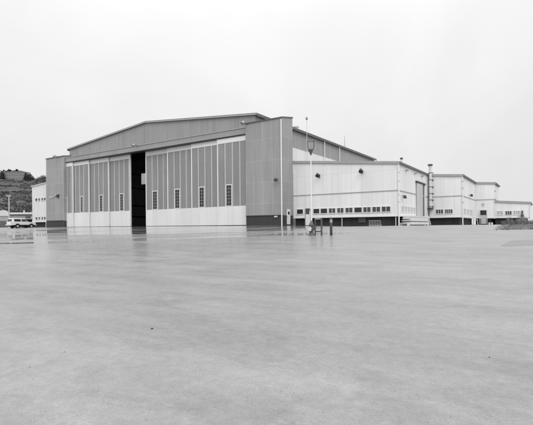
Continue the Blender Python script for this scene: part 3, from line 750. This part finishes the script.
def blob_leaves(bm, c, rx, rz, n, size):
    for _ in range(n):
        d = Vector((random.gauss(0, 1), random.gauss(0, 1), random.gauss(0, 1))).normalized() * random.random()**.4
        p = Vector(c) + Vector((d.x*rx, d.y*rx, d.z*rz))
        a = Vector((random.gauss(0, 1), random.gauss(0, 1), random.gauss(0, 1))).normalized(); e = a.orthogonal().normalized()
        k = size*random.uniform(.6, 1.4)
        bm.faces.new([bm.verts.new(p + a*k), bm.verts.new(p + e*k*.6), bm.verts.new(p - a*k), bm.verts.new(p - e*k*.6)])
bm = bmesh.new()
for _ in range(2300):
    y = random.uniform(175, 440); a = random.uniform(-330, -200); x = a/421*y
    if noise.noise(Vector((x*.03, y*.03, 2))) < -.3: continue
    blob_leaves(bm, (x, y, hill_h(x, y) + EYE + .3), random.uniform(.6, 2.2), random.uniform(.4, 1.2), 22, .38)
tag(finish('hillside_brush', bm, M['brush']), 'dark low brush covering the hillside', 'brush', kind='stuff')
D4 = 452
x0, x1 = ray(4.4, D4), ray(25.4, D4); zt = hz(171.6, D4); zb_ = hz(180.5, D4)
bk = thing('barracks', Vector(((x0+x1)/2, D4, EYE + zb_)), 0, 'long grey barracks block on the hilltop among dark trees', 'building')
hw, hh = (x1-x0)/2, zt-zb_
bw_ = finish('wall', B(-hw, hw, 0, 10, -3, hh-.6), M['barrack'], bk)
finish('roof', B(-hw-.4, hw+.4, -.5, 10.5, hh-.59, hh), M['mid'], bk)
for r in range(2):
    for k in range(9):
        x = -hw + 1.4 + k*(2*hw-2.8)/8
        finish('window', B(x-.55, x+.55, -.06, -.002, 1.4+r*3.6, 3.2+r*3.6), M['barrackwin'], bw_)
finish('annex_wall', B(hw+.01, hw+.6, 2, 10, -3, hh-1.2), M['shedwall'], bk)
def conifer(hgt, rad):
    bm = bmesh.new(); n = 9
    for i in range(n):
        k = i/(n-1); z = hgt*(.14 + .82*k); r = rad*(1-k)**.8 + .12
        for _ in range(int(9 + 16*(1-k))):
            a = random.uniform(0, 2*PI); q = r*random.uniform(.35, 1.1)
            p = Vector((q*math.cos(a), q*math.sin(a), z + random.uniform(-.3, .3) - q*.2)); d = Vector((math.cos(a), math.sin(a), -.35))*random.uniform(.3, .6); e = Vector((-math.sin(a), math.cos(a), random.uniform(-.3, .3)))*random.uniform(.15, .35)
            bm.faces.new([bm.verts.new(p+d), bm.verts.new(p+e), bm.verts.new(p-d+Vector((0, 0, .2))), bm.verts.new(p-e)])
    return bm
protos = []
for k in range(4):
    bm = conifer(6.5, 1.9); cm = bpy.data.meshes.new('crown'); bm.to_mesh(cm); bm.free(); cm.materials.append(M['conifer'])
    bm = bmesh.new(); tube(bm, (0, 0, -.8), (0, 0, 5.6), .2, .04, 7); tm = bpy.data.meshes.new('trunk'); bm.to_mesh(tm); bm.free(); tm.materials.append(M['bark'])
    protos.append((cm, tm))
def conifer_at(px, D, ytop, label, group, wide=1.0):
    x = ray(px, D); z = hill_h(x, D)
    o = thing('conifer_tree', Vector((x, D, z + EYE)), random.uniform(0, 6), label, 'tree', group)
    cm, tm = random.choice(protos)
    k = max(.35, (hz(ytop, D, px) - z)/6.5)
    o.scale = (k*wide*random.uniform(.9, 1.25), k*wide*random.uniform(.9, 1.25), k)
    link('crown', cm, None, o); link('trunk', tm, None, o)
for px, y, D in ((-3, 172, 458), (-.5, 171.5, 452), (1.5, 170.5, 450), (3, 171.3, 449), (4.2, 169.8, 468), (5.6, 171, 470)):
    conifer_at(px, D, y, 'dark conifer standing at the left end of the hilltop barracks', 'conifers left of the barracks', 1.25)
for px, y in ((6.6, 171.6), (7.4, 171), (8.8, 171.8), (10.4, 171.3), (12.3, 171.6), (14.4, 171.2), (16.4, 171.4), (18.2, 171.3), (20.2, 171.4), (22.4, 171.7), (24.4, 171.9), (8, 170.8), (9.6, 169.4), (11.2, 170.4), (13.5, 170.9), (15.5, 170.6), (17.4, 169.6), (19, 170.9), (21.5, 171), (23.5, 171.2)):
    conifer_at(px, 470+random.uniform(-3, 4), y, 'dark conifer showing its tip over the barracks roof', 'conifers behind the barracks', 1.9)
for px, y in ((26.4, 174.2), (28.7, 175.2), (31, 175.4), (33, 177), (25.8, 172.6), (27, 173.6), (28.2, 174), (29.3, 174.4), (30.4, 174), (31.5, 174.2), (32.6, 175.4), (33.6, 176.3), (34.6, 177.2), (35.8, 178)):
    conifer_at(px, 446+random.uniform(-8, 8), y, 'dark conifer in the clump right of the hilltop barracks', 'conifers right of the barracks', 1.35)
for px, y in ((37, 178.2), (38.2, 177), (39.4, 176.6), (40.6, 176.4), (41.8, 175.3), (43, 175.2), (44.2, 175), (45.4, 175.2), (47, 175.2)):
    conifer_at(px, 440+random.uniform(-10, 10), y, 'dark conifer on the hill just above the white building', 'conifers above the white building', 1.35)
# ------------------------------------------------------------------ grass verge and shrubs at the right
def verge_edge(q):   # front edge: along the apron
    return Vector((15.4 + 22*q, 27.6 - 3.2*q))
bm = bmesh.new()
NV = 24; rows = []
for i in range(NV+1):
    q = i/NV; f = verge_edge(q) + Vector((0, .9*noise.noise(Vector((i*.9, 3, 0))))); row = []
    for k in range(8):
        w = k/7
        x = f.x + w*8.6 + .15*math.sin(i*1.3) ; y = f.y + w*13.5
        s, t = ST(x, y)
        row.append(bm.verts.new((x, y, gz(s, t) + EYE + .01 + (.16*math.sin(min(1, w*2.2)*PI/2) + .06*noise.noise(Vector((x*.6, y*.6, 0))))*min(1, q*6+.1))))
    rows.append(row)
for a, c in zip(rows, rows[1:]):
    for k in range(7): bm.faces.new((a[k], a[k+1], c[k+1], c[k]))
M['verge'] = plain('verge_soil', .1, .9, .3, 2.0)
tag(finish('grass_verge', bm, M['verge'], smooth=True), kind='structure')
bm = bmesh.new()
for _ in range(16000):
    q = random.random()*1.02-.02; w = random.random()*1.02-.02; f = verge_edge(q)
    if noise.noise(Vector((q*22, w*7, 5))) < -.22: continue
    x = f.x + w*8.6 + random.gauss(0, .1); y = f.y + w*13.5; s, t = ST(x, y); z = gz(s, t) + EYE + .1
    h = random.uniform(.07, .33)*(.75+.8*noise.noise(Vector((q*16, w*6, 1))))*min(1, .55+q*5); a = random.uniform(0, PI); d = Vector((math.cos(a), math.sin(a), 0))*random.uniform(.014, .035); l = Vector((random.gauss(0, .12), random.gauss(0, .12), h))
    p = Vector((x, y, z - .1))
    bm.faces.new([bm.verts.new(p-d), bm.verts.new(p+d), bm.verts.new(p+l)])
tag(finish('verge_grass', bm, M['grass']), 'dry grass growing on the verge at the right edge', 'grass', kind='stuff')
sm = []
for k in range(4):
    st_ = bmesh.new(); lf_ = bmesh.new()
    for _ in range(26):
        a = random.uniform(0, 2*PI); r = random.uniform(.1, .55); h = random.uniform(.4, 1.0)
        p0 = Vector((.12*math.cos(a), .12*math.sin(a), -.05)); p1 = Vector((r*math.cos(a), r*math.sin(a), h))
        tube(st_, p0, p1, .012, .004, 4)
        for _ in range(26):
            q = p0.lerp(p1, random.uniform(.35, 1.05)); blob_leaves(lf_, q, .11, .09, 1, .035)
    a_ = bpy.data.meshes.new('stems'); st_.to_mesh(a_); st_.free(); a_.materials.append(M['twig'])
    b_ = bpy.data.meshes.new('foliage'); lf_.to_mesh(b_); lf_.free(); b_.materials.append(M['leaf'])
    sm.append((a_, b_))
for i, (px, D, ytop) in enumerate(((503, 33, 223.5), (506, 34, 220.5), (509.5, 35, 217.8), (511, 31, 222), (513.5, 37, 219.5), (516, 33, 221), (518.5, 35, 220), (521, 34, 217.4), (523, 36, 216.8), (525, 32, 219), (527.5, 33, 221.5), (530, 34, 222), (532.5, 33, 222.5), (535, 34, 221))):
    x = ray(px, D); s, t = ST(x, D); z = gz(s, t)
    hh = (224.2-ytop)/421*D - z
    if ytop > 218.5: hh *= .78
    lab = 'taller leafy shrub on the verge in front of the low wing' if hh > .75 else 'small twiggy shrub on the grass verge'
    o = thing('shrub', Vector((x, D, z + EYE + .08)), random.uniform(0, 6), lab, 'shrub', 'tall shrubs on the verge' if hh > .75 else 'small shrubs on the verge')
    k = max(.35, hh); o.scale = (k*1.1, k*1.1, k)
    a_, b_ = sm[i % 4]; link('foliage', b_, None, o); link('stems', a_, None, o)
# ------------------------------------------------------------------ sky and light
w = bpy.data.worlds.new('World'); sc.world = w; w.use_nodes = True
nt = w.node_tree; n = nt.nodes; l = nt.links
bg = n['Background']; bg.inputs['Strength'].default_value = .1
SUNV = Vector((.16, -.98, .0)).normalized(); EL = math.radians(42)
sky = n.new('ShaderNodeTexSky'); sky.sky_type = 'NISHITA'; sky.sun_disc = False
sky.sun_elevation = EL; sky.sun_rotation = math.atan2(SUNV.x, SUNV.y)
bwn = n.new('ShaderNodeRGBToBW'); l.new(sky.outputs[0], bwn.inputs[0])
tc = n.new('ShaderNodeTexCoord'); sp = n.new('ShaderNodeSeparateXYZ'); l.new(tc.outputs['Generated'], sp.inputs[0])
mr = n.new('ShaderNodeValToRGB'); l.new(sp.outputs[2], mr.inputs[0])
cr_ = mr.color_ramp; cr_.interpolation = 'B_SPLINE'
while len(cr_.elements) < 5: cr_.elements.new(.5)
for e, (p, vv) in zip(cr_.elements, ((0, .40), (.10, .41), (.32, .445), (.55, .45), (1.0, 1.2))): e.position = p; e.color = (vv, vv, vv, 1)
nz = n.new('ShaderNodeTexNoise'); l.new(tc.outputs['Generated'], nz.inputs['Vector']); nz.inputs['Scale'].default_value = 1.9; nz.inputs['Detail'].default_value = 5; nz.inputs['Distortion'].default_value = .6
mm = n.new('ShaderNodeMapRange'); l.new(nz.outputs['Fac'], mm.inputs[0])
for i, q in enumerate((.32, .68, .93, 1.07)): mm.inputs[i+1].default_value = q
m1 = n.new('ShaderNodeMath'); m1.operation = 'MULTIPLY'; l.new(mr.outputs[0], m1.inputs[0]); l.new(mm.outputs[0], m1.inputs[1])
# the cloud is brighter on the side where the sun stands behind it
dt = n.new('ShaderNodeVectorMath'); dt.operation = 'DOT_PRODUCT'; l.new(tc.outputs['Generated'], dt.inputs[0]); dt.inputs[1].default_value = (SUNV.x*.87, SUNV.y*.87, .5)
gl_ = n.new('ShaderNodeMapRange'); gl_.interpolation_type = 'SMOOTHSTEP'; l.new(dt.outputs['Value'], gl_.inputs[0])
for i, q in enumerate((.2, 1.0, 1.0, 1.4)): gl_.inputs[i+1].default_value = q
m3 = n.new('ShaderNodeMath'); m3.operation = 'MULTIPLY'; l.new(m1.outputs[0], m3.inputs[0]); l.new(gl_.outputs[0], m3.inputs[1])
m2 = n.new('ShaderNodeMath'); m2.operation = 'MULTIPLY'; l.new(m3.outputs[0], m2.inputs[0]); m2.inputs[1].default_value = 20.4
mx = n.new('ShaderNodeMix'); mx.data_type = 'FLOAT'; mx.inputs[0].default_value = .97; l.new(bwn.outputs[0], mx.inputs[2]); l.new(m2.outputs[0], mx.inputs[3])
l.new(mx.outputs[0], bg.inputs['Color'])
sun = bpy.data.lights.new('sun', 'SUN'); sun.energy = .6; sun.angle = math.radians(25); sun.color = (1, 1, 1)
so = bpy.data.objects.new('sun', sun); COL.objects.link(so)
dirv = Vector((SUNV.x*math.cos(EL), SUNV.y*math.cos(EL), math.sin(EL)))
so.rotation_euler = dirv.to_track_quat('Z', 'Y').to_euler(); so.location = (20, -20, 40)
# ------------------------------------------------------------------ camera
cam = bpy.data.cameras.new('camera'); co = bpy.data.objects.new('camera', cam); COL.objects.link(co)
cam.sensor_width = 36; cam.lens = 36*421/533; cam.shift_y = 13.8/533; cam.clip_end = 9000; cam.clip_start = .05
th = .008
R3 = Matrix(((math.cos(th), math.sin(th), 0), (0, 0, -1), (-math.sin(th), math.cos(th), 0)))
co.matrix_world = Matrix.Translation((0, 0, EYE)) @ R3.to_4x4()
sc.camera = co
vs = sc.view_settings; vs.view_transform = 'Standard'; vs.look = 'None'; vs.exposure = 0; vs.gamma = 1; vs.use_curve_mapping = False
